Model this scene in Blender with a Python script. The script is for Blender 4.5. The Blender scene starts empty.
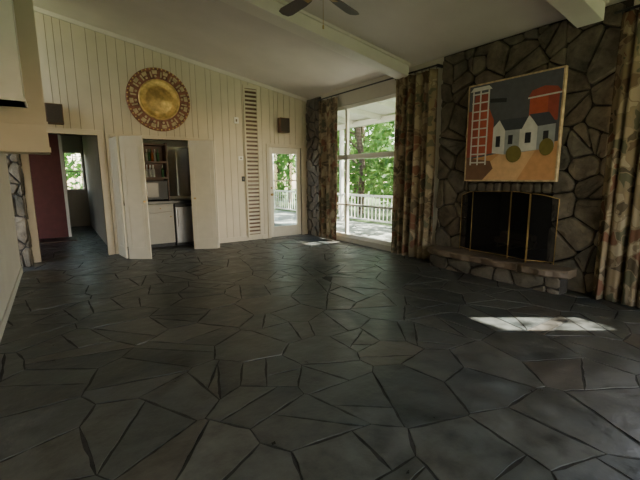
import bpy, math, random
import numpy as np
from mathutils import Vector, Matrix
random.seed(7)
C=bpy.context.scene.collection
XW=5.11; YA=8.0; XL=-.53
def cz(x): return 4.08-.1742*x

# ---------------------------------------------------------------- materials
def newmat(name):
    m=bpy.data.materials.new(name); m.use_nodes=True
    nt=m.node_tree; b=nt.nodes['Principled BSDF']; return m,nt,b
def mat(name,col,rough=.6,metal=0,noise=.12,nscale=8,bump=0,bscale=40,emit=0):
    m,nt,b=newmat(name)
    b.inputs['Roughness'].default_value=rough; b.inputs['Metallic'].default_value=metal
    tc=nt.nodes.new('ShaderNodeTexCoord')
    n=nt.nodes.new('ShaderNodeTexNoise'); n.inputs['Scale'].default_value=nscale; n.inputs['Detail'].default_value=5
    nt.links.new(tc.outputs['Object'],n.inputs['Vector'])
    r=nt.nodes.new('ShaderNodeValToRGB')
    r.color_ramp.elements[0].position=.3; r.color_ramp.elements[1].position=.7
    r.color_ramp.elements[0].color=[c*(1-noise) for c in col]+[1]
    r.color_ramp.elements[1].color=[min(1,c*(1+noise)) for c in col]+[1]
    nt.links.new(n.outputs['Fac'],r.inputs[0]); nt.links.new(r.outputs[0],b.inputs['Base Color'])
    if bump:
        n2=nt.nodes.new('ShaderNodeTexNoise'); n2.inputs['Scale'].default_value=bscale; n2.inputs['Detail'].default_value=6
        nt.links.new(tc.outputs['Object'],n2.inputs['Vector'])
        bp=nt.nodes.new('ShaderNodeBump'); bp.inputs['Strength'].default_value=bump; bp.inputs['Distance'].default_value=.02
        nt.links.new(n2.outputs['Fac'],bp.inputs['Height']); nt.links.new(bp.outputs[0],b.inputs['Normal'])
    return m
def stonemat(name,cols,rough0,rough1,bscale=14,bump=.5,nmix=.5,bdist=.02,tint=None,tmax=.6,tlo=.42,thi=.72):
    m,nt,b=newmat(name)
    g=nt.nodes.new('ShaderNodeNewGeometry'); tc=nt.nodes.new('ShaderNodeTexCoord')
    r=nt.nodes.new('ShaderNodeValToRGB'); cr=r.color_ramp
    while len(cr.elements)<len(cols): cr.elements.new(.5)
    for i,c in enumerate(cols):
        cr.elements[i].position=i/(len(cols)-1); cr.elements[i].color=(*c,1)
    nt.links.new(g.outputs['Random Per Island'],r.inputs[0])
    n=nt.nodes.new('ShaderNodeTexNoise'); n.inputs['Scale'].default_value=5; n.inputs['Detail'].default_value=8; n.inputs['Roughness'].default_value=.65
    nt.links.new(tc.outputs['Object'],n.inputs['Vector'])
    mr=nt.nodes.new('ShaderNodeMapRange'); mr.inputs[1].default_value=.3; mr.inputs[2].default_value=.7
    mr.inputs[3].default_value=1-nmix; mr.inputs[4].default_value=1+nmix
    nt.links.new(n.outputs['Fac'],mr.inputs[0])
    mx=nt.nodes.new('ShaderNodeVectorMath'); mx.operation='SCALE'
    nt.links.new(mr.outputs[0],mx.inputs['Scale'])
    src=r.outputs[0]
    if tint:
        n3=nt.nodes.new('ShaderNodeTexNoise'); n3.inputs['Scale'].default_value=1.6; n3.inputs['Detail'].default_value=3; nt.links.new(tc.outputs['Object'],n3.inputs['Vector'])
        m3=nt.nodes.new('ShaderNodeMapRange'); m3.inputs[1].default_value=tlo; m3.inputs[2].default_value=thi; m3.inputs[4].default_value=tmax; nt.links.new(n3.outputs['Fac'],m3.inputs[0])
        mm=nt.nodes.new('ShaderNodeMix'); mm.data_type='RGBA'; nt.links.new(m3.outputs[0],mm.inputs[0]); nt.links.new(r.outputs[0],mm.inputs[6]); mm.inputs[7].default_value=(*tint,1); src=mm.outputs[2]
    nt.links.new(src,mx.inputs[0])
    nt.links.new(mx.outputs[0],b.inputs['Base Color'])
    mr2=nt.nodes.new('ShaderNodeMapRange'); mr2.inputs[1].default_value=.3; mr2.inputs[2].default_value=.7; mr2.inputs[3].default_value=rough0; mr2.inputs[4].default_value=rough1
    nt.links.new(n.outputs['Fac'],mr2.inputs[0]); nt.links.new(mr2.outputs[0],b.inputs['Roughness'])
    n2=nt.nodes.new('ShaderNodeTexNoise'); n2.inputs['Scale'].default_value=bscale; n2.inputs['Detail'].default_value=5
    nt.links.new(tc.outputs['Object'],n2.inputs['Vector'])
    bp=nt.nodes.new('ShaderNodeBump'); bp.inputs['Strength'].default_value=bump; bp.inputs['Distance'].default_value=bdist
    nt.links.new(n2.outputs['Fac'],bp.inputs['Height']); nt.links.new(bp.outputs[0],b.inputs['Normal'])
    return m
M={}
M['cream']=mat('cream_panel_paint',(.56,.48,.35),.55,noise=.05,nscale=3)
M['creamdark']=mat('groove_shadow_paint',(.20,.16,.12),.8)
M['plaster']=mat('wall_plaster',(.50,.47,.40),.8,noise=.05,nscale=3)
M['ceil']=mat('ceiling_paint',(.60,.53,.48),.75,noise=.05,nscale=2)
M['beam']=mat('beam_paint',(.64,.58,.51),.5,noise=.05,nscale=3)
M['white']=mat('white_trim_paint',(.72,.70,.64),.4,noise=.03)
M['barwhite']=mat('bar_cabinet_paint',(.50,.47,.40),.45,noise=.04)
M['doorwhite']=mat('door_paint',(.68,.61,.48),.4,noise=.04)
M['red']=mat('dark_red_paint',(.11,.018,.02),.6)
M['black']=mat('black_metal',(.012,.012,.012),.45,noise=.3)
M['soot']=mat('soot_brick',(.008,.007,.007),.95,noise=.4)
M['brass']=mat('brass',(.42,.28,.11),.42,1,noise=.15)
M['steel']=mat('stainless',(.30,.30,.30),.33,1,noise=.05)
M['counter']=mat('dark_counter',(.03,.03,.03),.2)
M['wood']=mat('dark_wood',(.10,.045,.02),.45,noise=.3,nscale=12)
M['speaker']=mat('speaker_grille',(.045,.032,.022),.8,noise=.2,nscale=50)
M['mortar']=mat('stone_mortar',(.030,.025,.020),.95,noise=.3,bump=.5)
M['grout']=mat('floor_grout',(.022,.022,.020),.85,noise=.4,nscale=20)
M['rock']=stonemat('fieldstone',[(.070,.062,.048),(.125,.102,.074),(.085,.078,.062),(.155,.128,.095),(.092,.072,.053),(.118,.108,.088)],.75,.95,bscale=8,bump=1.0,nmix=.6,tint=(.13,.10,.066))
M['slate']=stonemat('slate_flagstone',[(.036,.044,.044),(.070,.074,.068),(.028,.035,.036),(.090,.090,.080),(.043,.052,.051),(.074,.064,.052),(.052,.060,.060)],.26,.60,bscale=4.5,bump=.8,nmix=.55,bdist=.022,tint=(.080,.076,.064))
M['bark']=mat('bark',(.09,.06,.04),.9)
M['ground']=mat('grass_ground',(.08,.13,.04),.95,noise=.4,nscale=1)
M['deck']=mat('deck_boards',(.30,.32,.29),.7)
M['blade']=mat('fan_blade_wood',(.055,.035,.025),.4)
M['mirror']=mat('bar_mirror',(.5,.5,.5),.08,1,noise=.02)
def meshmat():
    m,nt,b=newmat('screen_wire_mesh'); b.inputs['Base Color'].default_value=(.008,.007,.006,1); b.inputs['Roughness'].default_value=.9; b.inputs['Specular IOR Level'].default_value=.15
    t=nt.nodes.new('ShaderNodeBsdfTransparent'); mx=nt.nodes.new('ShaderNodeMixShader'); mx.inputs[0].default_value=.30
    nt.links.new(b.outputs[0],mx.inputs[1]); nt.links.new(t.outputs[0],mx.inputs[2]); nt.links.new(mx.outputs[0],nt.nodes['Material Output'].inputs[0]); return m
M['mesh']=meshmat()
def leafmat(name,c0,c1):
    m,nt,b=newmat(name)
    g=nt.nodes.new('ShaderNodeNewGeometry'); r=nt.nodes.new('ShaderNodeValToRGB')
    r.color_ramp.elements[0].color=(*c0,1); r.color_ramp.elements[1].color=(*c1,1)
    nt.links.new(g.outputs['Random Per Island'],r.inputs[0]); nt.links.new(r.outputs[0],b.inputs['Base Color'])
    b.inputs['Roughness'].default_value=.6
    t=nt.nodes.new('ShaderNodeBsdfTranslucent'); nt.links.new(r.outputs[0],t.inputs[0])
    mx=nt.nodes.new('ShaderNodeMixShader'); mx.inputs[0].default_value=.45
    nt.links.new(b.outputs[0],mx.inputs[1]); nt.links.new(t.outputs[0],mx.inputs[2])
    nt.links.new(mx.outputs[0],nt.nodes['Material Output'].inputs[0]); return m
M['leaf']=leafmat('tree_leaves',(.05,.14,.03),(.20,.38,.07))
def glassmat():
    m,nt,b=newmat('window_glass')
    t=nt.nodes.new('ShaderNodeBsdfTransparent'); t.inputs[0].default_value=(.95,.98,.97,1)
    g=nt.nodes.new('ShaderNodeBsdfGlossy'); g.inputs['Roughness'].default_value=.02
    mx=nt.nodes.new('ShaderNodeMixShader'); mx.inputs[0].default_value=.05
    nt.links.new(t.outputs[0],mx.inputs[1]); nt.links.new(g.outputs[0],mx.inputs[2]); nt.links.new(mx.outputs[0],nt.nodes['Material Output'].inputs[0]); return m
M['glass']=glassmat()
def curtainmat():
    m,nt,b=newmat('printed_curtain_fabric'); b.inputs['Roughness'].default_value=.95; b.inputs['Specular IOR Level'].default_value=.15
    tc=nt.nodes.new('ShaderNodeTexCoord'); mp=nt.nodes.new('ShaderNodeMapping'); mp.inputs['Scale'].default_value=(.5,1,.8)
    nt.links.new(tc.outputs['Object'],mp.inputs[0])
    nz=nt.nodes.new('ShaderNodeTexNoise'); nz.inputs['Scale'].default_value=5; nt.links.new(mp.outputs[0],nz.inputs['Vector'])
    ad=nt.nodes.new('ShaderNodeVectorMath'); ad.operation='MULTIPLY_ADD'; ad.inputs[1].default_value=(.3,.3,.3)
    nt.links.new(nz.outputs['Color'],ad.inputs[0]); nt.links.new(mp.outputs[0],ad.inputs[2])
    v=nt.nodes.new('ShaderNodeTexVoronoi'); v.inputs['Scale'].default_value=9; nt.links.new(ad.outputs[0],v.inputs['Vector'])
    r=nt.nodes.new('ShaderNodeValToRGB'); r.color_ramp.interpolation='CONSTANT'; cr=r.color_ramp
    cols=[(.27,.21,.135),(.085,.065,.042),(.22,.165,.10),(.15,.075,.048),(.10,.095,.06),(.30,.245,.165),(.13,.09,.056)]
    while len(cr.elements)<len(cols): cr.elements.new(.5)
    for i,c in enumerate(cols): cr.elements[i].position=i/len(cols); cr.elements[i].color=(*c,1)
    sp=nt.nodes.new('ShaderNodeSeparateColor'); nt.links.new(v.outputs['Color'],sp.inputs[0]); nt.links.new(sp.outputs[0],r.inputs[0])
    v2=nt.nodes.new('ShaderNodeTexVoronoi'); v2.feature='DISTANCE_TO_EDGE'; v2.inputs['Scale'].default_value=9; nt.links.new(ad.outputs[0],v2.inputs['Vector'])
    lt=nt.nodes.new('ShaderNodeMath'); lt.operation='LESS_THAN'; lt.inputs[1].default_value=.06; nt.links.new(v2.outputs[0],lt.inputs[0])
    mx=nt.nodes.new('ShaderNodeMix'); mx.data_type='RGBA'; nt.links.new(lt.outputs[0],mx.inputs[0]); nt.links.new(r.outputs[0],mx.inputs[6]); mx.inputs[7].default_value=(.20,.155,.10,1)
    nt.links.new(mx.outputs[2],b.inputs['Base Color']); return m
M['curtain']=curtainmat()
def flat(name,col,rough=.6): return mat(name,col,rough,noise=.10,nscale=14)

# ---------------------------------------------------------------- mesh helpers
def link(o,parent=None):
    C.objects.link(o)
    if parent: o.parent=parent
    return o
def empty(name,loc=(0,0,0)):
    e=bpy.data.objects.new(name,None); e.empty_display_size=.1; C.objects.link(e); return e
def mesh(name,verts,faces,m,parent=None,smooth=False,bevel=0):
    me=bpy.data.meshes.new(name); me.from_pydata([tuple(v) for v in verts],[],faces); me.update()
    if m: me.materials.append(m)
    if smooth:
        for p in me.polygons: p.use_smooth=True
    o=link(bpy.data.objects.new(name,me),parent)
    if bevel:
        b=o.modifiers.new('bevel','BEVEL'); b.width=bevel; b.segments=2; b.limit_method='ANGLE'
    return o
BF=[(0,3,2,1),(4,5,6,7),(0,1,5,4),(1,2,6,5),(2,3,7,6),(3,0,4,7)]
def bx(x0,x1,y0,y1,z0,z1):
    return [(x0,y0,z0),(x1,y0,z0),(x1,y1,z0),(x0,y1,z0),(x0,y0,z1),(x1,y0,z1),(x1,y1,z1),(x0,y1,z1)]
class MB:
    def __init__(s): s.v=[];s.f=[]
    def add(s,v,f):
        n=len(s.v); s.v+=list(v); s.f+=[tuple(i+n for i in q) for q in f]; return s
    def box(s,*a): return s.add(bx(*a),BF)
    def slopebox(s,x0,x1,y0,y1,z0,top=None,dz=0):
        v=bx(x0,x1,y0,y1,z0,1); t0=cz(x0)+dz; t1=cz(x1)+dz
        v=v[:4]+[(x0,y0,t0),(x1,y0,t1),(x1,y1,t1),(x0,y1,t0)]
        return s.add(v,BF)
    def obox(s,p0,p1,th,z0,z1):
        p0=Vector(p0);p1=Vector(p1); d=(p1-p0).normalized(); n=Vector((-d.y,d.x))*th/2
        q=[p0-n,p1-n,p1+n,p0+n]
        return s.add([(a.x,a.y,z0) for a in q]+[(a.x,a.y,z1) for a in q],BF)
    def cyl(s,c,axis,r,h,n=20,r2=None):
        r2=r if r2 is None else r2; ax={'x':0,'y':1,'z':2}[axis]; a1,a2=[(1,2),(2,0),(0,1)][ax]
        v=[]
        for rr,t in ((r,0),(r2,h)):
            for i in range(n):
                p=[0,0,0]; p[ax]=c[ax]+t; p[a1]=c[a1]+rr*math.cos(2*math.pi*i/n); p[a2]=c[a2]+rr*math.sin(2*math.pi*i/n); v.append(tuple(p))
        f=[(i,(i+1)%n,n+(i+1)%n,n+i) for i in range(n)]+[tuple(range(n))[::-1],tuple(range(n,2*n))]
        return s.add(v,f)
    def tube(s,pts,r,n=8):
        pts=[Vector(p) for p in pts]; v=[];f=[]
        for i,p in enumerate(pts):
            t=(pts[min(i+1,len(pts)-1)]-pts[max(i-1,0)]).normalized()
            u=t.cross(Vector((0,0,1))); 
            if u.length<.1: u=t.cross(Vector((1,0,0)))
            u.normalize(); w=t.cross(u)
            for k in range(n):
                a=2*math.pi*k/n; v.append(tuple(p+r*(math.cos(a)*u+math.sin(a)*w)))
        for i in range(len(pts)-1):
            for k in range(n): f.append((i*n+k,i*n+(k+1)%n,(i+1)*n+(k+1)%n,(i+1)*n+k))
        f.append(tuple(range(n))); f.append(tuple(range((len(pts)-1)*n,len(pts)*n))[::-1])
        return s.add(v,f)
    def make(s,name,m,parent=None,smooth=False,bevel=0): return mesh(name,s.v,s.f,m,parent,smooth,bevel)
def box(name,x0,x1,y0,y1,z0,z1,m,parent=None,bevel=0): return MB().box(x0,x1,y0,y1,z0,z1).make(name,m,parent,bevel=bevel)

# ---------------------------------------------------------------- polygon stones
def clip(poly,nx,ny,c):
    out=[]
    for i in range(len(poly)):
        a=poly[i];b=poly[(i+1)%len(poly)]
        da=a[0]*nx+a[1]*ny-c; db=b[0]*nx+b[1]*ny-c
        if da<=0: out.append(a)
        if (da<0<db) or (db<0<da):
            t=da/(da-db); out.append((a[0]+t*(b[0]-a[0]),a[1]+t*(b[1]-a[1])))
    return out
def area(p): return .5*abs(sum(p[i][0]*p[(i+1)%len(p)][1]-p[(i+1)%len(p)][0]*p[i][1] for i in range(len(p)))) if len(p)>2 else 0
def cells(x0,x1,y0,y1,sz,gap,rng,split=0,asp=1.0,skip=.12):
    seeds=[]
    nx=int((x1-x0)/(sz*asp))+1; ny=int((y1-y0)/sz)+1
    for i in range(-1,nx+1):
        for j in range(-1,ny+1):
            if rng.random()<skip: continue
            seeds.append((x0+(i+.5+rng.uniform(-.5,.5)+(.5 if j%2 else 0))*sz*asp,y0+(j+.5+rng.uniform(-.48,.48))*sz))
    A=np.array(seeds); out=[]
    for i,(px,py) in enumerate(seeds):
        d=np.hypot(A[:,0]-px,A[:,1]-py); o=np.argsort(d)[1:26]
        big=sz*4; poly=[(px-big,py-big),(px+big,py-big),(px+big,py+big),(px-big,py+big)]
        for j in o:
            qx,qy=A[j]; L=d[j]; 
            if L<1e-4: continue
            a,b=(qx-px)/L,(qy-py)/L
            poly=clip(poly,a,b,a*(px+qx)/2+b*(py+qy)/2-gap/2)
            if len(poly)<3: break
        if len(poly)<3: continue
        ps=[poly]
        for rep in range(2):
            if rng.random()<split:
                poly=ps.pop(0)
                th=rng.uniform(0,math.pi); a,b=math.cos(th),math.sin(th)
                cx=sum(p[0] for p in poly)/len(poly); cy=sum(p[1] for p in poly)/len(poly); c=a*cx+b*cy+rng.uniform(-.15,.15)*sz
                ps+=[q for q in (clip(poly,a,b,c-gap/2),clip(poly,-a,-b,-c-gap/2)) if area(q)>.004]
                if not ps: break
        for q in ps:
            if area(q)>.004: out.append(q)
    return out
def crop(polys,x0,x1,y0,y1):
    out=[]
    for p in polys:
        for n in ((-1,0,-x0),(1,0,x1),(0,-1,-y0),(0,1,y1)):
            p=clip(p,*n)
            if len(p)<3: break
        if len(p)>=3 and area(p)>.0015: out.append(p)
    return out
def chaikin(p,k=.2):
    o=[]
    for i in range(len(p)):
        a=p[i];b=p[(i+1)%len(p)]
        o.append((a[0]*(1-k)+b[0]*k,a[1]*(1-k)+b[1]*k)); o.append((a[0]*k+b[0]*(1-k),a[1]*k+b[1]*(1-k)))
    return o
def jag(p,rng,amt,step):
    o=[]
    for i in range(len(p)):
        a=p[i];b=p[(i+1)%len(p)]; L=math.hypot(b[0]-a[0],b[1]-a[1]); n=max(1,int(L/step)); o.append(a)
        if L<1e-6: continue
        nx,ny=-(b[1]-a[1])/L,(b[0]-a[0])/L
        for k in range(1,n):
            t=k/n; e=rng.uniform(0,amt); o.append((a[0]+(b[0]-a[0])*t+nx*e,a[1]+(b[1]-a[1])*t+ny*e))
    return o
def stones(mb,polys,place,rng,hmin=.02,hmax=.07):
    for p in polys:
        if area(p)<.002: continue
        q=chaikin(jag(p,rng,.008,.10)); n=len(q); cx=sum(a[0] for a in q)/n; cy=sum(a[1] for a in q)/n
        h=rng.uniform(hmin,hmax); tx=rng.uniform(-.12,.12);ty=rng.uniform(-.12,.12)
        v=[];f=[]
        for s,d in ((1,0),(.985,.6),(.93,.92),(.6,1.03)):
            for a in q:
                dx=(a[0]-cx)*s;dy=(a[1]-cy)*s
                dd=0 if d==0 else h*d+tx*dx+ty*dy+rng.uniform(-.005,.005)
                v.append(place(cx+dx,cy+dy,max(dd,0 if d==0 else .004)))
        for k in range(3):
            for i in range(n): f.append((k*n+i,k*n+(i+1)%n,(k+1)*n+(i+1)%n,(k+1)*n+i))
        f.append(tuple(range(3*n,4*n)))
        mb.add(v,f)

# ---------------------------------------------------------------- FLOOR
fl=empty('floor')
box('floor_slab',-2.6,5.5,-3.2,13.6,-.12,-.004,M['grout'],fl)
rng=random.Random(29); mb=MB()
for p in cells(-2.6,5.5,-3.2,13.6,.40,.007,rng,split=.34,asp=1.2,skip=.18):
    p=crop([p],-2.6,5.5,-3.2,13.6)
    if not p: continue
    p=jag(p[0],rng,.010,.07); n=len(p); cx=sum(a[0] for a in p)/n; cy=sum(a[1] for a in p)/n
    tx,ty=rng.uniform(-.009,.009),rng.uniform(-.009,.009)
    v=[(a[0],a[1],-.008) for a in p]+[(cx+(a[0]-cx)*.995,cy+(a[1]-cy)*.995,(a[0]-cx)*tx+(a[1]-cy)*ty) for a in p]
    mb.add(v,[(i,(i+1)%n,n+(i+1)%n,n+i) for i in range(n)]+[tuple(range(n,2*n))])
mb.make('flagstones',M['slate'],fl)

# ---------------------------------------------------------------- CEILING + BEAMS
v=[(-2.7,-3.3,cz(-2.7)),(5.6,-3.3,cz(5.6)),(5.6,8.2,cz(5.6)),(-2.7,8.2,cz(-2.7))]
mesh('ceiling',v+[(a,b,c+.15) for a,b,c in v],BF,M['ceil'])
def beam(y0,y1,drop=.2):
    x0,x1=XL,XW-.12
    v=[(x0,y0,cz(x0)-drop),(x1,y0,cz(x1)-drop),(x1,y1,cz(x1)-drop),(x0,y1,cz(x0)-drop),(x0,y0,cz(x0)),(x1,y0,cz(x1)),(x1,y1,cz(x1)),(x0,y1,cz(x0))]
    e=empty('ceiling_beam'); mesh('beam_body',v,BF,M['beam'],e,bevel=.008)
    mb=MB()
    for ya in (y0-.03,y1):
        v=[(x0,ya,cz(x0)-.035),(x1,ya,cz(x1)-.035),(x1,ya+.03,cz(x1)-.035),(x0,ya+.03,cz(x0)-.035),(x0,ya,cz(x0)),(x1,ya,cz(x1)),(x1,ya+.03,cz(x1)),(x0,ya+.03,cz(x0))]
        mb.add(v,BF)
    mb.make('beam_cove',M['beam'],e)
beam(4.72,4.98); beam(1.96,2.22); beam(-.85,-.57)

# ---------------------------------------------------------------- WALL BACK (vertical boards)
wb=empty('wall_back')
opens=[(-.30,.71,2.14),(.90,2.72,2.12),(4.06,4.90,2.06)]
T=.14
def wallseg(x0,x1,z0): 
    MB().slopebox(x0,x1,YA+.012,YA+T,z0,dz=.05).make('wall_core',M['creamdark'],wb)
xs=XL-1.2
for a,b,t in opens:
    wallseg(xs,a,0); wallseg(a,b,t); xs=b
wallseg(xs,XW+.5,0)
mb=MB(); x=-.53; rng=random.Random(3)
edges=[]
while x<XW:
    wdt=rng.choice([.105,.15,.20,.15]); edges.append((x,min(x+wdt,XW))); x+=wdt
for a,b in edges:
    cuts=sorted({a,b}|{e for o in opens for e in o[:2] if a<e<b})
    for i in range(len(cuts)-1):
        c,d=cuts[i],cuts[i+1]; m_=(c+d)/2; z0=0
        for o in opens:
            if o[0]<=m_<=o[1]: z0=o[2]
        g0=.004 if c==a else 0; g1=.004 if d==b else 0
        if d-c>.012: mb.slopebox(c+g0,d-g1,YA,YA+.013,z0,dz=.02)
mb.make('boards',M['cream'],wb)
v=lambda dz:[(XL,YA-.03,cz(XL)-dz),(XW,YA-.03,cz(XW)-dz),(XW,YA,cz(XW)-dz),(XL,YA,cz(XL)-dz)]
mesh('trim_1',v(.07)+v(0),BF,M['beam'])
mb=MB()
for a,b in ((2.79,3.47),(3.83,3.98)): mb.box(a,b,YA-.018,YA,0,.10)
mb.make('baseboard_back',M['cream'])
def casing(name,x0,x1,t,w=.08):
    MB().box(x0-w,x0,YA-.022,YA+T,0,t+w).box(x1,x1+w,YA-.022,YA+T,0,t+w).box(x0,x1,YA-.022,YA+T,t,t+w).make(name,M['cream'],bevel=.004)
casing('trim_2',-.30,.71,2.14,.09); casing('trim_3',.90,2.72,2.12,.06); casing('trim_4',4.06,4.90,2.06,.07)

# louvre column
lv=empty('louvered_vent')
z1=cz(3.8)-.1
MB().box(3.48,3.515,YA-.03,YA,.06,z1).box(3.785,3.82,YA-.03,YA,.06,z1).box(3.515,3.785,YA-.03,YA,.06,.12).box(3.515,3.785,YA-.03,YA,z1-.06,z1).make('frame',M['cream'],lv)
box('dark_backing',3.515,3.785,YA-.004,YA-.001,.12,z1-.06,M['wood'],lv)
mb=MB(); z=.14
while z<z1-.09:
    mb.add([(3.515,YA-.028,z),(3.785,YA-.028,z),(3.785,YA-.004,z+.03),(3.515,YA-.004,z+.03),(3.515,YA-.028,z+.016),(3.785,YA-.028,z+.016),(3.785,YA-.004,z+.046),(3.515,YA-.004,z+.046)],BF); z+=.085
mb.make('slats',M['cream'],lv)

# glazed exterior door
d=empty('door_1')
x0,x1,t=4.06,4.90,2.06; y0,y1=YA+.03,YA+.075
MB().box(x0,x0+.11,y0,y1,.01,t).box(x1-.11,x1,y0,y1,.01,t).box(x0+.11,x1-.11,y0,y1,.01,.25).box(x0+.11,x1-.11,y0,y1,t-.14,t).make('door_frame',M['doorwhite'],d,bevel=.005)
MB().box(x0+.11,x1-.11,y0+.01,y1-.01,1.30,1.325).make('muntin',M['doorwhite'],d)
box('glass',x0+.11,x1-.11,y0+.02,y0+.025,.25,t-.14,M['glass'],d)
MB().cyl((x0+.06,y0-.05,1.0),'y',.028,.05).cyl((x0+.06,y0-.01,1.15),'y',.022,.012).make('knob',M['brass'],d,smooth=True)

def plate(name,x,z,w,h,m):
    e=empty(name); box('plate',x-w/2,x+w/2,YA-.02,YA,z-h/2,z+h/2,m,e,bevel=.004); box('toggle',x-w*.15,x+w*.15,YA-.028,YA-.02,z-h*.2,z+h*.2,M['creamdark'],e)
plate('intercom_box',3.31,2.58,.10,.13,M['white']); plate('thermostat',3.38,1.80,.11,.08,M['white']); plate('light_switch',3.42,1.36,.07,.11,M['black'])
def speaker(x,z):
    e=empty('wall_speaker')
    box('cabinet',x-.12,x+.12,YA-.17,YA-.03,z-.16,z+.16,M['wood'],e,bevel=.012)
    box('grille',x-.105,x+.105,YA-.18,YA-.168,z-.145,z+.145,M['speaker'],e)
    MB().cyl((x,YA-.03,z),'y',.02,.03).make('bracket',M['black'],e)
speaker(4.40,2.54); speaker(.12,2.44)

# wall medallion
md=empty('brass_wall_medallion'); cx,czz=1.79,2.84
def ring(prof,n=64):
    v=[];f=[]
    for k,(r,dy) in enumerate(prof):
        for i in range(n):
            a=2*math.pi*i/n; v.append((cx+r*math.cos(a),YA-dy,czz+r*math.sin(a)))
    for k in range(len(prof)-1):
        for i in range(n): f.append((k*n+i,(k+1)*n+i,(k+1)*n+(i+1)%n,k*n+(i+1)%n))
    return v,f
M['medred']=mat('medallion_enamel_red',(.20,.07,.04),.5,noise=.5,nscale=14)
M['medcream']=mat('medallion_cream',(.46,.34,.20),.5,noise=.35,nscale=16)
M['brass2']=mat('brass_aged',(.56,.37,.14),.42,.75,noise=.35,nscale=12,bump=.4,bscale=30)
mesh('rim',*ring([(.57,0),(.57,.03),(.55,.045),(.53,.03),(.50,.03)]),M['medred'],md,True)
mesh('outer_band',*ring([(.53,.031),(.36,.040)]),M['medred'],md)
mesh('inner_ring',*ring([(.37,.03),(.365,.06),(.335,.065),(.32,.045)]),M['brass2'],md,True)
mesh('center_dish',*ring([(.33,.05),(.26,.03),(.22,.035),(.20,.05),(.10,.055),(.07,.075),(.03,.085),(.0005,.088)]),M['brass2'],md,True)
mb=MB(); rg=random.Random(9)
def arcblk(a0,a1,r0,r1,h):
    v=[]
    for y in (YA-.034,YA-h):
        for (a,r) in ((a0,r0),((a0+a1)/2,r0),(a1,r0),(a1,r1),((a0+a1)/2,r1),(a0,r1)): v.append((cx+r*math.cos(a),y,czz+r*math.sin(a)))
    mb.add(v,[(0,1,2,3,4,5),(11,10,9,8,7,6)]+[(i,(i+1)%6,6+(i+1)%6,6+i) for i in range(6)])
for i in range(16):
    a=2*math.pi*i/16
    arcblk(a+.03,a+.20,.455,.52,.046)
    arcblk(a+.24,a+.30,.40,.50,.044)
    mb.cyl((cx+.415*math.cos(a+.11),YA-.036,czz+.415*math.sin(a+.11)),'y',.022,-.012,10)
mb.make('relief_figures',M['medcream'],md)
mb=MB()
for i in range(48):
    a=2*math.pi*i/48; mb.cyl((cx+.548*math.cos(a),YA-.03,czz+.548*math.sin(a)),'y',.013,-.022,8)
mb.make('rim_beads',M['brass2'],md)

# ---------------------------------------------------------------- wet bar closet
box('wall_bar_right',2.74,2.82,YA+T,8.85,0,2.3,M['plaster']); box('wall_bar_back',.88,2.82,8.86,8.95,0,2.3,M['plaster']); box('ceiling_bar',.88,2.82,YA+T,8.95,2.3,2.4,M['plaster'])
cb=empty('bar_base_cabinet')
box('carcass',.92,1.97,8.22,8.85,.08,.88,M['barwhite'],cb); box('toe_kick',.95,1.97,8.28,8.85,0,.08,M['black'],cb)
for a,b in ((.95,1.44),(1.47,1.95)): 
    box('door_panel',a,b,8.20,8.22,.12,.70,M['barwhite'],cb,bevel=.005); box('drawer',a,b,8.20,8.22,.72,.86,M['barwhite'],cb,bevel=.005)
    MB().cyl(((a+b)/2,8.17,.79),'y',.012,.03).cyl((b-.05,8.17,.62),'y',.012,.03).make('knobs',M['brass'],cb)
box('countertop',.92,2.70,8.15,8.85,.88,.94,M['counter'],cb,bevel=.006)
box('end_panel',2.50,2.70,8.22,8.84,0,.88,M['wood'],cb)
fr=empty('mini_fridge')
box('body',2.0,2.47,8.26,8.83,.0,.87,M['black'],fr); box('door',2.005,2.465,8.21,8.26,.06,.80,M['steel'],fr,bevel=.008); box('control_strip',2.005,2.465,8.215,8.26,.81,.865,M['black'],fr)
MB().cyl((2.05,8.18,.40),'z',.01,.36,10).box(2.045,2.055,8.18,8.21,.41,.43).box(2.045,2.055,8.18,8.21,.73,.75).make('handle',M['steel'],fr)
sh=empty('bar_shelf_unit')
mb=MB().box(1.25,1.28,8.5,8.85,.94,2.1).box(1.96,1.99,8.5,8.85,.94,2.1)
for z in (1.38,1.70,2.05): mb.box(1.28,1.96,8.5,8.85,z,z+.03)
mb.box(1.25,1.99,8.84,8.85,.94,2.1).make('shelf_frame',M['wood'],sh)
MB().box(1.32,1.94,8.45,8.80,.95,1.34).make('microwave_oven',M['black'],sh,bevel=.01)
box('microwave_door',1.35,1.76,8.44,8.45,1.0,1.30,M['counter'],sh,bevel=.004)
for nm,c in (('bottle_amber',(.25,.08,.02)),('bottle_green',(.03,.10,.03)),('bottle_clear',(.45,.46,.42))):
    mb=MB()
    for k in range(8):
        zz=(1.41,1.73)[k%2]; xx=1.34+.56*random.random(); yy=8.54+.2*random.random()
        mb.cyl((xx,yy,zz),'z',.03,.15,12); mb.cyl((xx,yy,zz+.15),'z',.03,.04,12,.011); mb.cyl((xx,yy,zz+.19),'z',.011,.06,10)
    mb.make(nm,mat(nm,c,.1),sh,smooth=False)
box('bar_mirror_panel',2.05,2.68,8.835,8.85,1.0,2.05,M['mirror'])
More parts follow.
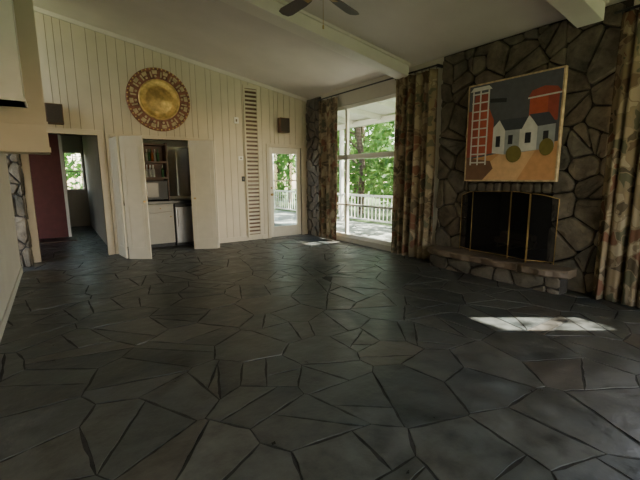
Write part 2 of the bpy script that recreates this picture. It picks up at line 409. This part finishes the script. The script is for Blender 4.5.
def leaf(parent,p0,p1,nm):
    MB().obox(p0,p1,.032,.0,2.09).make(nm,M['doorwhite'],parent,bevel=.004)
    p0=Vector(p0);p1=Vector(p1);dd=(p1-p0); n=Vector((-dd.y,dd.x)).normalized()*.019
    for sgn in (1,-1):
        mb=MB()
        for z0,z1 in ((.18,.95),(1.08,1.92)):
            a=p0+dd*.16;b=p0+dd*.84
            for (q0,q1,za,zb) in ((a,b,z0,z0+.02),(a,b,z1-.02,z1),(a,a+dd*.03,z0,z1),(b-dd*.03,b,z0,z1)):
                mb.obox(q0+sgn*n,q1+sgn*n,.008,za,zb)
        mb.make(nm+'_moulding',M['doorwhite'],parent)
b1=empty('bifold_door'); leaf(b1,(.89,7.94),(.945,7.42),'leaf_1'); leaf(b1,(.975,7.38),(1.29,7.14),'leaf_2')
MB().cyl((1.24,7.10,1.0),'y',.018,.045).make('knob',M['brass'],b1)
b2=empty('bifold_door'); leaf(b2,(2.75,7.93),(2.62,7.46),'leaf_1'); leaf(b2,(2.59,7.44),(2.18,7.64),'leaf_2')
MB().cyl((2.23,7.57,1.0),'y',.018,.035).make('knob',M['brass'],b2)

# ---------------------------------------------------------------- hallway beyond left doorway
box('wall_hall_right',.80,.88,YA+T,13.4,0,2.6,M['plaster']); box('wall_hall_left',-2.5,-2.4,YA+T,13.4,0,2.6,M['plaster'])
box('ceiling_hall',-2.5,.88,YA+T,13.5,2.6,2.7,M['plaster'])
box('wall_hall_red',-2.4,.18,11.1,11.2,0,2.6,M['red']); box('trim_5',.18,.24,11.08,11.22,0,2.6,M['white'])
MB().box(-2.4,.28,13.4,13.5,0,2.6).box(.76,.88,13.4,13.5,0,2.6).box(.28,.76,13.4,13.5,0,1.05).box(.28,.76,13.4,13.5,2.15,2.6).make('wall_hall_end',M['plaster'])
w=empty('window_3'); MB().box(.28,.32,13.37,13.5,1.05,2.15).box(.72,.76,13.37,13.5,1.05,2.15).box(.32,.72,13.37,13.5,1.05,1.09).box(.32,.72,13.37,13.5,2.11,2.15).box(.32,.72,13.4,13.43,1.58,1.61).box(.51,.53,13.4,13.43,1.09,2.11).make('sash',M['white'],w)
ch=empty('door_mat'); box('mat_body',-.35,.30,10.3,10.8,0.006,.02,M['black'],ch,bevel=.005); box('mat_border',-.37,.32,10.28,10.82,0.003,.012,M['wood'],ch)

# ---------------------------------------------------------------- LEFT WALL, soffit, stone
MB().slopebox(XL-.12,XL,-3.2,7.28,0,dz=.05).make('wall_left',M['plaster'])
box('baseboard_left',XL,XL+.015,-3.2,7.28,0,.09,M['plaster'])
rng=random.Random(21)
sp=empty('stone_pier'); box('pier_core',-1.0,-.42,7.66,7.97,0,2.7,M['mortar'],sp)
mb=MB(); stones(mb,crop(cells(-1,-.3,0,2.7,.26,.02,rng),-1,-.42,0,2.7),lambda a,b,dd:(a,7.66-dd,b),rng,.015,.04)
stones(mb,crop(cells(7.6,8,0,2.7,.26,.02,rng),7.66,7.97,0,2.7),lambda a,b,dd:(-.42+dd*.8,a,b),rng,.015,.03); mb.make('pier_stones',M['rock'],sp)
so=empty('wall_cabinet')
MB().slopebox(XL+.002,0.0,6.0,6.55,1.72,dz=-.01).make('cabinet_body',M['cream'],so)
MB().box(XL+.002,.012,5.985,6.0,1.72,1.78).box(XL+.002,.012,5.985,6.0,2.05,2.09).make('cabinet_rail',M['cream'],so)
so=empty('soffit_bulkhead')
MB().slopebox(XL+.002,-.17,5.05,5.5,2.17,dz=-.01).make('bulkhead_body',M['white'],so)
box('bulkhead_lip',XL+.002,-.155,5.035,5.5,2.17,2.20,M['white'],so)

# ---------------------------------------------------------------- RIGHT WALL (window + fireplace)
X2=XW+.16
def wseg(y0,y1,z0,z1,m='plaster',x2=X2): box('wall_right',XW,x2,y0,y1,z0,z1,M[m])
TOP=cz(XW)+.05
W1=(4.47,7.40,.10,2.84); W2=(-1.6,1.75,1.25,2.82)
wseg(7.40,8.14,0,TOP); wseg(W1[0],W1[1],0,W1[2]); wseg(W1[0],W1[1],W1[3],TOP); wseg(4.12,W1[0],0,TOP)
wseg(W2[0],W2[1],0,W2[2]); wseg(W2[0],W2[1],W2[3],TOP); wseg(-3.2,W2[0],0,TOP)
FY0,FY1,FZ0,FZ1=2.36,3.58,.30,1.17; S0,S1=1.76,4.12
for a in ((S0,FY0,0,TOP),(FY1,S1,0,TOP),(FY0,FY1,0,FZ0),(FY0,FY1,FZ1,TOP)): wseg(*a,'mortar',XW+.30)
def window(name,W,vs,hs,vs2=()):
    e=empty(name); y0,y1,z0,z1=W; xa,xb=XW+.03,XW+.13
    mb=MB().box(xa,xb,y0,y0+.06,z0,z1).box(xa,xb,y1-.06,y1,z0,z1).box(xa,xb,y0+.06,y1-.06,z0,z0+.07).box(xa,xb,y0+.06,y1-.06,z1-.07,z1)
    for y in vs: mb.box(xa+.02,xb-.02,y-.035,y+.035,z0+.07,z1-.07)
    for z,h in hs: mb.box(xa+.02,xb-.02,y0+.06,y1-.06,z-h/2,z+h/2)
    mb.make('frame',M['white'],e,bevel=.004)
    box('glass',XW+.075,XW+.079,y0+.06,y1-.06,z0+.07,z1-.07,M['glass'],e); return e
window('window_1',W1,(6.60,5.02),((1.80,.10),(.80,.04)))
window('window_2',W2,(.10,),())
fp=empty('stone_fireplace')
rng=random.Random(5)
allc=cells(1.6,4.35,0,3.3,.24,.012,rng,asp=1.25,split=.10,skip=.24)
mb=MB(); pl=lambda a,b,dd:(XW-.001-dd,a,b)
for r in ((S0+.06,FY0,0,3.17),(FY1,S1,0,3.17),(FY0,FY1,FZ1+.14,3.17),(FY0,FY1,0,FZ0)): stones(mb,crop(allc,*r),pl,rng,.022,.060)
k=FY0
while k<FY1-.05:
    w_=rng.uniform(.10,.17); k2=min(k+w_,FY1); stones(mb,[[(k+.008,FZ1+.005),(k2-.008,FZ1+.005),(k2-.008,FZ1+.13),(k+.008,FZ1+.13)]],pl,rng,.05,.07); k=k2
mb.make('fieldstones',M['rock'],fp)
fb=empty('firebox')
MB().box(XW+.301,XW+.90,FY0-.1,FY0,.2,1.3).box(XW+.301,XW+.90,FY1,FY1+.1,.2,1.3).box(XW+.9,XW+1,FY0-.1,FY1+.1,.2,1.4).box(XW+.301,XW+.90,FY0-.1,FY1+.1,1.3,1.4).box(XW+.301,XW+.90,FY0,FY1,FZ0-.1,FZ0).make('firebox_lining',M['soot'],fb)
MB().box(XW+.0,XW+.299,FY0+.001,FY0+.01,FZ0+.01,FZ1-.01).box(XW,XW+.299,FY1-.01,FY1-.001,FZ0+.01,FZ1-.01).box(XW,XW+.299,FY0+.01,FY1-.01,FZ0+.001,FZ0+.01).box(XW,XW+.299,FY0+.01,FY1-.01,FZ1-.01,FZ1-.001).make('firebox_cheeks',M['soot'],fb)
mb=MB()
for yy in (2.75,2.95,3.15): mb.tube([(XW+.15,yy,FZ0+.16),(XW+.15,yy,FZ0+.08),(XW+.55,yy,FZ0+.08)],.012)
for (a,b,c,r) in ((2.65,3.25,.15,.05),(2.7,3.3,.15,.045),(2.68,3.2,.24,.05)):
    mb.tube([(XW+.25+.1*(r<.05),a,FZ0+c),(XW+.35,b,FZ0+c)],r,10)
mb.make('grate_and_logs',M['bark'],fb)
# hearth
he=empty('stone_hearth'); HX=4.68; hy0,hy1=1.98,4.06
box('hearth_base',HX+.12,XW-.12,hy0+.08,hy1-.08,0,.20,M['mortar'],he)
mb=MB(); stones(mb,crop(cells(hy0,hy1,0,.3,.2,.02,rng,asp=1.6),hy0+.08,hy1-.08,0,.20),lambda a,b,dd:(HX+.12-dd*.7,a,b),rng,.02,.05)
mb.make('hearth_base_stones',M['rock'],he)
mb=MB(); y=hy0
while y<hy1-.01:
    L=rng.uniform(.42,.72); y2=y+L if hy1-(y+L)>.25 else hy1
    n=9; v=[]; fr_=[]
    for i in range(n):
        t=i/(n-1); yy=y+.005+(y2-y-.01)*t
        edge=.16*max(0,(abs(yy-(hy0+hy1)/2)-.72)/.34)**2
        fr_.append((HX+rng.uniform(-.022,.018)+edge,yy))
    for z,o in ((.205,.03),(.225,0),(.285,-.004),(.302,.02)):
        for (a,b) in fr_: v.append((a+o+rng.uniform(-.004,.004),b,z))
        v.append((XW-.09,y2-.005,z)); v.append((XW-.09,y+.005,z))
    m_=n+2; f=[tuple(range(m_))[::-1],tuple(range(3*m_,4*m_))]
    for k in range(3):
        for i in range(m_): f.append((k*m_+i,k*m_+(i+1)%m_,(k+1)*m_+(i+1)%m_,(k+1)*m_+i))
    mb.add(v,f); y=y2
M['hearth']=stonemat('hearth_slab_stone',[(.115,.08,.055),(.15,.11,.075),(.125,.09,.062)],.5,.8,bscale=10,bump=.6)
mb.make('hearth_slab',M['hearth'],he)
cp=empty('stone_pier'); box('pier_core',XW-.05,XW-.001,7.44,7.96,0,cz(XW)-.04,M['mortar'],cp)
mb=MB(); stones(mb,crop(cells(7.3,8.0,0,3.2,.2,.02,rng),7.44,7.96,0,3.15),lambda a,b,dd:(XW-.05-dd,a,b),rng,.015,.04)
mb.make('pier_stones',M['rock'],cp)

# fireplace screen
fs=empty('fireplace_screen'); zb=.315
def panel(p0,p1,h0,h1,nm):
    p0=Vector(p0);p1=Vector(p1); pts=[]; n=10
    for i in range(n+1):
        t=i/n; q=p0+(p1-p0)*t; pts.append((q.x,q.y,zb+h0+(h1-h0)*math.sin(t*math.pi/2) if h0<=h1 else zb+h1+(h0-h1)*math.cos(t*math.pi/2)))
    v=[(a,b,zb+.03) for a,b,c in pts]+pts
    mesh(nm+'_mesh',v,[(i,i+1,n+2+i,n+1+i) for i in range(n)],M['mesh'],fs)
    mb=MB().tube([(p0.x,p0.y,zb)]+pts+[(p1.x,p1.y,zb)],.0055).tube([(p0.x,p0.y,zb+.03),(p1.x,p1.y,zb+.03)],.005)
    mb.make(nm+'_frame',M['brass'],fs,smooth=True)
panel((4.98,3.58),(4.89,3.34),.80,.86,'panel_left'); panel((4.88,3.33),(4.87,2.77),.86,.88,'panel_center'); panel((4.865,2.76),(4.82,2.50),.88,.86,'panel_center_right'); panel((4.825,2.49),(4.95,2.22),.86,.80,'panel_right')

# ---------------------------------------------------------------- PAINTING
pt=empty('framed_painting')
y0,y1,z0,z1=3.51,2.29,1.34,2.61
PX=XW-.17
box('canvas_stretcher',PX,PX+.04,y1,y0,z0,z1,M['medcream'],pt)
MB().box(PX-.006,PX+.045,y1-.02,y1,z0-.02,z1+.02).box(PX-.006,PX+.045,y0,y0+.02,z0-.02,z1+.02).box(PX-.006,PX+.045,y1,y0,z1,z1+.02).box(PX-.006,PX+.045,y1,y0,z0-.02,z0).make('thin_frame',M['medcream'],pt)
P={'sky':flat('paint_sky',(.085,.09,.105)),'red':flat('paint_red',(.42,.085,.045)),'dred':flat('paint_dark_red',(.30,.06,.04)),'white':flat('paint_white',(.60,.59,.55)),'grey':flat('paint_grey',(.30,.32,.33)),'roof':flat('paint_roof',(.05,.055,.07)),'tan':flat('paint_tan',(.55,.28,.12)),'peach':flat('paint_peach',(.64,.39,.20)),'green':flat('paint_green',(.16,.13,.03)),'dark':flat('paint_dark',(.02,.02,.025)),'brown':flat('paint_brown',(.16,.08,.045))}
layer=[0]
def pp(col,pts,nm='paint_area'):
    layer[0]+=1; xx=PX-.0006*layer[0]-.0005
    mesh(nm,[(xx,y0+(y1-y0)*u,z0+(z1-z0)*v_) for u,v_ in pts],[tuple(range(len(pts)))],P[col],pt)
def ell(cx,cy,rx,ry,n=20): return [(cx+rx*math.cos(6.2832*i/n),cy+ry*math.sin(6.2832*i/n)) for i in range(n)]
pp('sky',[(0,0),(1,0),(1,1),(0,1)])
pp('tan',[(0,0),(1,0),(1,.36),(0,.22)])
pp('peach',[(.05,0),(.62,0),(.80,.30),(.45,.30)])
pp('brown',[(0,0),(.22,0),(.34,.12),(.30,.20),(0,.24)])
pp('red',[(.70,.55),(.98,.55),(.98,.80),(.70,.80)]); pp('dred',[(.88,.55),(.98,.55),(.98,.80),(.88,.80)])
pp('dred',[(.68,.79),(1.0,.80),(.96,.85),(.84,.875),(.72,.85)]); pp('white',[(.68,.775),(1.0,.785),(1.0,.80),(.68,.79)])
pp('red',[(0,.24),(.32,.28),(.32,.62),(.26,.74),(.0,.74)]); pp('dred',[(0,.24),(.12,.26),(.12,.74),(0,.74)])
pp('dred',[(.06,.74),(.26,.74),(.24,.90),(.08,.90)])
pp('white',[(.32,.28),(.46,.26),(.46,.52),(.39,.61),(.32,.54)])
pp('grey',[(.46,.26),(.97,.30),(.97,.52),(.46,.52)])
pp('white',[(.62,.28),(.80,.29),(.80,.52),(.71,.62),(.62,.52)])
pp('roof',[(.39,.61),(.46,.50),(.64,.50),(.70,.61)]); pp('roof',[(.71,.63),(.80,.51),(.98,.52),(.90,.63)])
pp('dark',[(.36,.34),(.41,.34),(.41,.45),(.36,.45)]); pp('dark',[(.68,.36),(.74,.36),(.74,.46),(.68,.46)]); pp('dark',[(.50,.36),(.55,.36),(.55,.45),(.50,.45)]); pp('dark',[(.86,.38),(.91,.38),(.91,.46),(.86,.46)])
pp('green',ell(.57,.26,.085,.085)); pp('green',ell(.90,.31,.07,.08))
for u in (.05,.14,.24): pp('white',[(u,.16),(u+.018,.16),(u+.018,.94),(u,.94)])
for k in range(9): v_=.18+k*.09; pp('white',[(.05,v_),(.258,v_),(.258,v_+.014),(.05,v_+.014)])
pp('white',[(.02,.94),(.29,.94),(.25,.98),(.06,.98)])
pp('dark',[(.27,.80),(.46,.78),(.46,.82),(.27,.84)])

# ---------------------------------------------------------------- CURTAINS
def curtain(y0,y1,z1,folds,x=XW-.12,seed=0,z0=.02):
    rg=random.Random(seed); e=empty('patterned_curtain'); ny=folds*20; nz=28; v=[]
    p=[rg.uniform(0,6.28) for _ in range(6)]; k2=rg.uniform(.55,.75)*folds; k3=folds*rg.uniform(1.7,2.1)
    for j in range(nz+1):
        tz=j/nz; z=z0+(z1-z0)*tz
        for i in range(ny+1):
            t=i/ny; a=2*math.pi*t
            dsp=.030*math.sin(a*folds+.9*math.sin(a+p[0])+.5*math.sin(2*tz+p[1]))+.020*math.sin(a*k2+p[2]+.8*tz)+.012*math.sin(a*k3+p[3]+1.2*math.sin(3*tz+p[4]))
            dsp*=1+.35*(1-tz)
            yy=y0+(y1-y0)*t+.012*math.sin(a*folds+p[5]+2*tz)
            v.append((x+dsp,yy,z))
    f=[(j*(ny+1)+i,j*(ny+1)+i+1,(j+1)*(ny+1)+i+1,(j+1)*(ny+1)+i) for j in range(nz) for i in range(ny)]
    o=mesh('drape',v,f,M['curtain'],e,True); s=o.modifiers.new('s','SOLIDIFY'); s.thickness=.004
    mb=MB()
    for k in range(folds+1):
        yy=y0+(y1-y0)*k/folds; mb.cyl((x-.004,yy,z1-.01),'z',.006,.035,8)
    mb.make('hooks',M['black'],e)
curtain(6.72,7.36,3.02,4,seed=1); curtain(4.15,5.02,3.02,6,seed=2); curtain(1.00,1.79,3.02,5,seed=3,x=XW-.14); curtain(-.9,.60,3.02,8,seed=4,x=XW-.14)  # last drape is unseen, added to narrow the sun slit
cr_=empty('curtain_rod'); MB().tube([(XW-.12,4.13,3.06),(XW-.12,7.40,3.06)],.014).box(XW-.13,XW,4.13,4.15,3.03,3.075).box(XW-.13,XW,7.38,7.40,3.03,3.075).make('rod',M['black'],cr_)
cr_=empty('curtain_rod'); MB().tube([(XW-.14,-1.7,3.05),(XW-.14,1.86,3.05)],.014).box(XW-.15,XW,1.72,1.74,3.02,3.065).box(XW-.15,XW,-1.6,-1.58,3.02,3.065).make('rod',M['black'],cr_)

# ---------------------------------------------------------------- unseen rear wall, wide window opening added for sky fill
wf=empty('wall_front')
MB().slopebox(XL,.2,-3.2,-3.05,0,dz=.05).slopebox(4.8,XW+.2,-3.2,-3.05,0,dz=.05).slopebox(.2,4.8,-3.2,-3.05,2.6,dz=.05).box(.2,4.8,-3.2,-3.05,0,.1).make('wall_panels',M['plaster'],wf)
w4=empty('window_fill'); mb=MB().box(.2,.27,-3.17,-3.08,.1,2.6).box(4.73,4.8,-3.17,-3.08,.1,2.6).box(.27,4.73,-3.17,-3.08,.1,.17).box(.27,4.73,-3.17,-3.08,2.53,2.6)
for x in (1.7,3.25): mb.box(x-.03,x+.03,-3.17,-3.08,.17,2.53)
mb.make('frame',M['white'],w4)

# ---------------------------------------------------------------- CEILING FAN
fn=empty('ceiling_fan'); fx,fy,fz=2.15,3.12,3.04; top=cz(fx)
MB().cyl((fx,fy,top-.07),'z',.03,.08,24,.075).cyl((fx,fy,fz+.12),'z',.013,top-fz-.17,12).make('downrod',M['brass'],fn,True)
MB().cyl((fx,fy,fz-.02),'z',.10,.10,32).cyl((fx,fy,fz+.08),'z',.10,.04,32,.03).cyl((fx,fy,fz-.04),'z',.05,.02,32,.10).make('motor_housing',M['wood'],fn,False,.006)
MB().cyl((fx,fy,fz-.06),'z',.03,.02,24,.045).make('switch_cup',M['wood'],fn)
MB().tube([(fx+.02,fy,fz-.06),(fx+.02,fy,fz-.28)],.0025,6).cyl((fx+.02,fy,fz-.31),'z',.008,.03,8).make('pull_chain',M['brass'],fn)
mbb=MB(); mbi=MB()
for k in range(5):
    a=math.radians(94-72*k); ca,sa=math.cos(a),math.sin(a)
    def L(r,s,z): return (fx+r*ca-s*sa,fy+r*sa+s*ca,fz+z)
    out=[(.20,-.045),(.30,-.06),(.56,-.07),(.62,-.055),(.64,0),(.62,.055),(.56,.07),(.30,.06),(.20,.045)]
    n=len(out); v=[L(r,s,s*.2) for r,s in out]+[L(r,s,s*.2+.008) for r,s in out]
    mbb.add(v,[tuple(range(n))[::-1],tuple(range(n,2*n))]+[(i,(i+1)%n,n+(i+1)%n,n+i) for i in range(n)])
    v=[L(.07,-.02,-.012),L(.24,-.03,-.014),L(.24,.03,0),L(.07,.02,-.006)]; mbi.add(v+[(p[0],p[1],p[2]+.006) for p in v],BF)
mbb.make('blades',M['blade'],fn); mbi.make('blade_irons',M['brass'],fn)

# ---------------------------------------------------------------- OUTSIDE
box('ground_outside',-30,45,-30,45,-.5,-.2,M['ground'])
pc=empty('covered_porch')
box('porch_deck',5.5,7.9,3.0,16.5,-.19,-.03,M['deck'],pc); box('porch_deck_north',2.9,5.5,8.2,12.5,-.19,-.02,M['deck'],pc)
mb=MB()
for y in (5.2,7.6,10.0,12.4,14.8): mb.box(7.6,7.70,y-.05,y+.05,-.05,2.95)
mb.box(7.58,7.72,3,16.4,2.86,3.0).box(7.62,7.68,3,16.4,.80,.86).box(7.63,7.67,3,16.4,.10,.14)
y=3.1
while y<16.3: mb.box(7.64,7.66,y-.009,y+.009,.1,.82); y+=.16
mb.make('posts_and_rail',M['white'],pc)
mb=MB()
rz=lambda x: 3.30-(x-5.3)*.28/2.6
def roof(x0,x1,y0,y1):
    v=[(x0,y0,rz(x0)),(x1,y0,rz(x1)),(x1,y1,rz(x1)),(x0,y1,rz(x0))]; mb.add(v+[(a,b,c+.08) for a,b,c in v],BF)
HXa,HXb,HYa,HYb=6.60,7.45,4.90,5.70     # opening added in the porch roof to drop a sun patch indoors
roof(5.3,7.9,2.9,HYa); roof(5.3,7.9,HYb,12); roof(5.3,HXa,HYa,HYb); roof(HXb,7.9,HYa,HYb)
for y in (3.6,4.6,5.35,6.2,7.0,8.2,9.4,10.6,11.8):
    v=[(5.3,y-.04,3.17),(7.9,y-.04,2.89),(7.9,y+.04,2.89),(5.3,y+.04,3.17)]; mb.add(v+[(a,b,c+.13) for a,b,c in v],BF)
mb.make('porch_roof',M['white'],pc)
def tree(x,y,h,r,n,seed,lo=.08,sc=1):
    rg=random.Random(seed); e=empty('tree')
    mb=MB().tube([(x,y,-.25),(x+.1,y,h*.3),(x-.1,y+.15,h*.6),(x,y,h*.85)],.13*sc,8)
    for k in range(5):
        a=rg.uniform(0,6.28); mb.tube([(x,y,h*(.3+.1*k)),(x+math.cos(a)*r*.6,y+math.sin(a)*r*.6,h*(.42+.1*k))],.04*sc,6)
    mb.make('trunk',M['bark'],e)
    mb=MB(); cl=[(x+rg.gauss(0,r*.45),y+rg.gauss(0,r*.45),h*rg.uniform(lo,1.0),rg.uniform(.5,1.0)*r*.42) for _ in range(18)]
    for _ in range(n):
        c=rg.choice(cl); d_=Vector((rg.gauss(0,1),rg.gauss(0,1),rg.gauss(0,1))).normalized()*c[3]*rg.uniform(.6,1)
        p=Vector(c[:3])+d_; 
        if p.z<-.1: continue
        u=Vector((rg.gauss(0,1),rg.gauss(0,1),rg.gauss(0,.6))).normalized(); w_=u.cross(Vector((rg.gauss(0,1),rg.gauss(0,1),rg.gauss(0,1)))).normalized(); s=rg.uniform(.09,.19)*sc
        mb.add([p-u*s,p+w_*s*.5,p+u*s,p-w_*s*.5],[(0,1,2,3)])
    mb.make('leaves',M['leaf'],e)
sd=0
for (x,y,h) in [(10.5,7,6),(10.5,10,7),(10.8,12.8,6),(11.5,15.5,8),(9.5,18,8),(14,9,9),(14.5,12.5,10),(14,17,10),(6.2,15,6),(3.8,15.5,6),(8,20,9),(1.0,18,8),(12,21,9),(18,14,11),(17,20,11),(5,19.5,9)]:
    sd+=1; tree(x,y,h,2.4,3200,sd,.02)
tree(7.3,-1.5,5.2,1.5,560,77,.5,.6)  # unseen tree, added to dapple the sun patch on the floor

# ---------------------------------------------------------------- LIGHT
w=bpy.data.worlds.new('sky'); bpy.context.scene.world=w; w.use_nodes=True; nt=w.node_tree
sk=nt.nodes.new('ShaderNodeTexSky'); sk.sky_type='NISHITA'; sk.sun_disc=False; sk.sun_elevation=math.radians(48); sk.sun_rotation=math.radians(120)
vm=nt.nodes.new('ShaderNodeVectorMath'); vm.operation='MULTIPLY'; vm.inputs[1].default_value=(1.15,.92,.74); nt.links.new(sk.outputs[0],vm.inputs[0])
bg=nt.nodes['Background']; bg.inputs[1].default_value=2.15; nt.links.new(vm.outputs[0],bg.inputs[0])
sun=bpy.data.lights.new('sun','SUN'); sun.energy=50; sun.angle=math.radians(.9); sun.color=(1,.92,.80)
so_=bpy.data.objects.new('sun',sun); C.objects.link(so_)
to_sun=Vector((1,-.72,1.35)).normalized(); so_.rotation_euler=to_sun.to_track_quat('Z','Y').to_euler(); so_.location=(20,-12,27)

# ---------------------------------------------------------------- CAMERA
f,pi_,ro,ya=387.2332,.1624,.0068,.5964
W_=Vector((math.sin(ya)*math.cos(pi_),math.cos(ya)*math.cos(pi_),-math.sin(pi_))); R=Vector((math.cos(ya),-math.sin(ya),0)); D=W_.cross(R)
R2=R*math.cos(ro)+D*math.sin(ro); D2=-R*math.sin(ro)+D*math.cos(ro)
mw=Matrix(((R2.x,-D2.x,-W_.x,0),(R2.y,-D2.y,-W_.y,0),(R2.z,-D2.z,-W_.z,1.40),(0,0,0,1)))
cd=bpy.data.cameras.new('camera'); cd.sensor_width=36; cd.lens=f/640*36; cd.clip_start=.05; cd.clip_end=200
co=bpy.data.objects.new('camera',cd); co.matrix_world=mw; C.objects.link(co); bpy.context.scene.camera=co
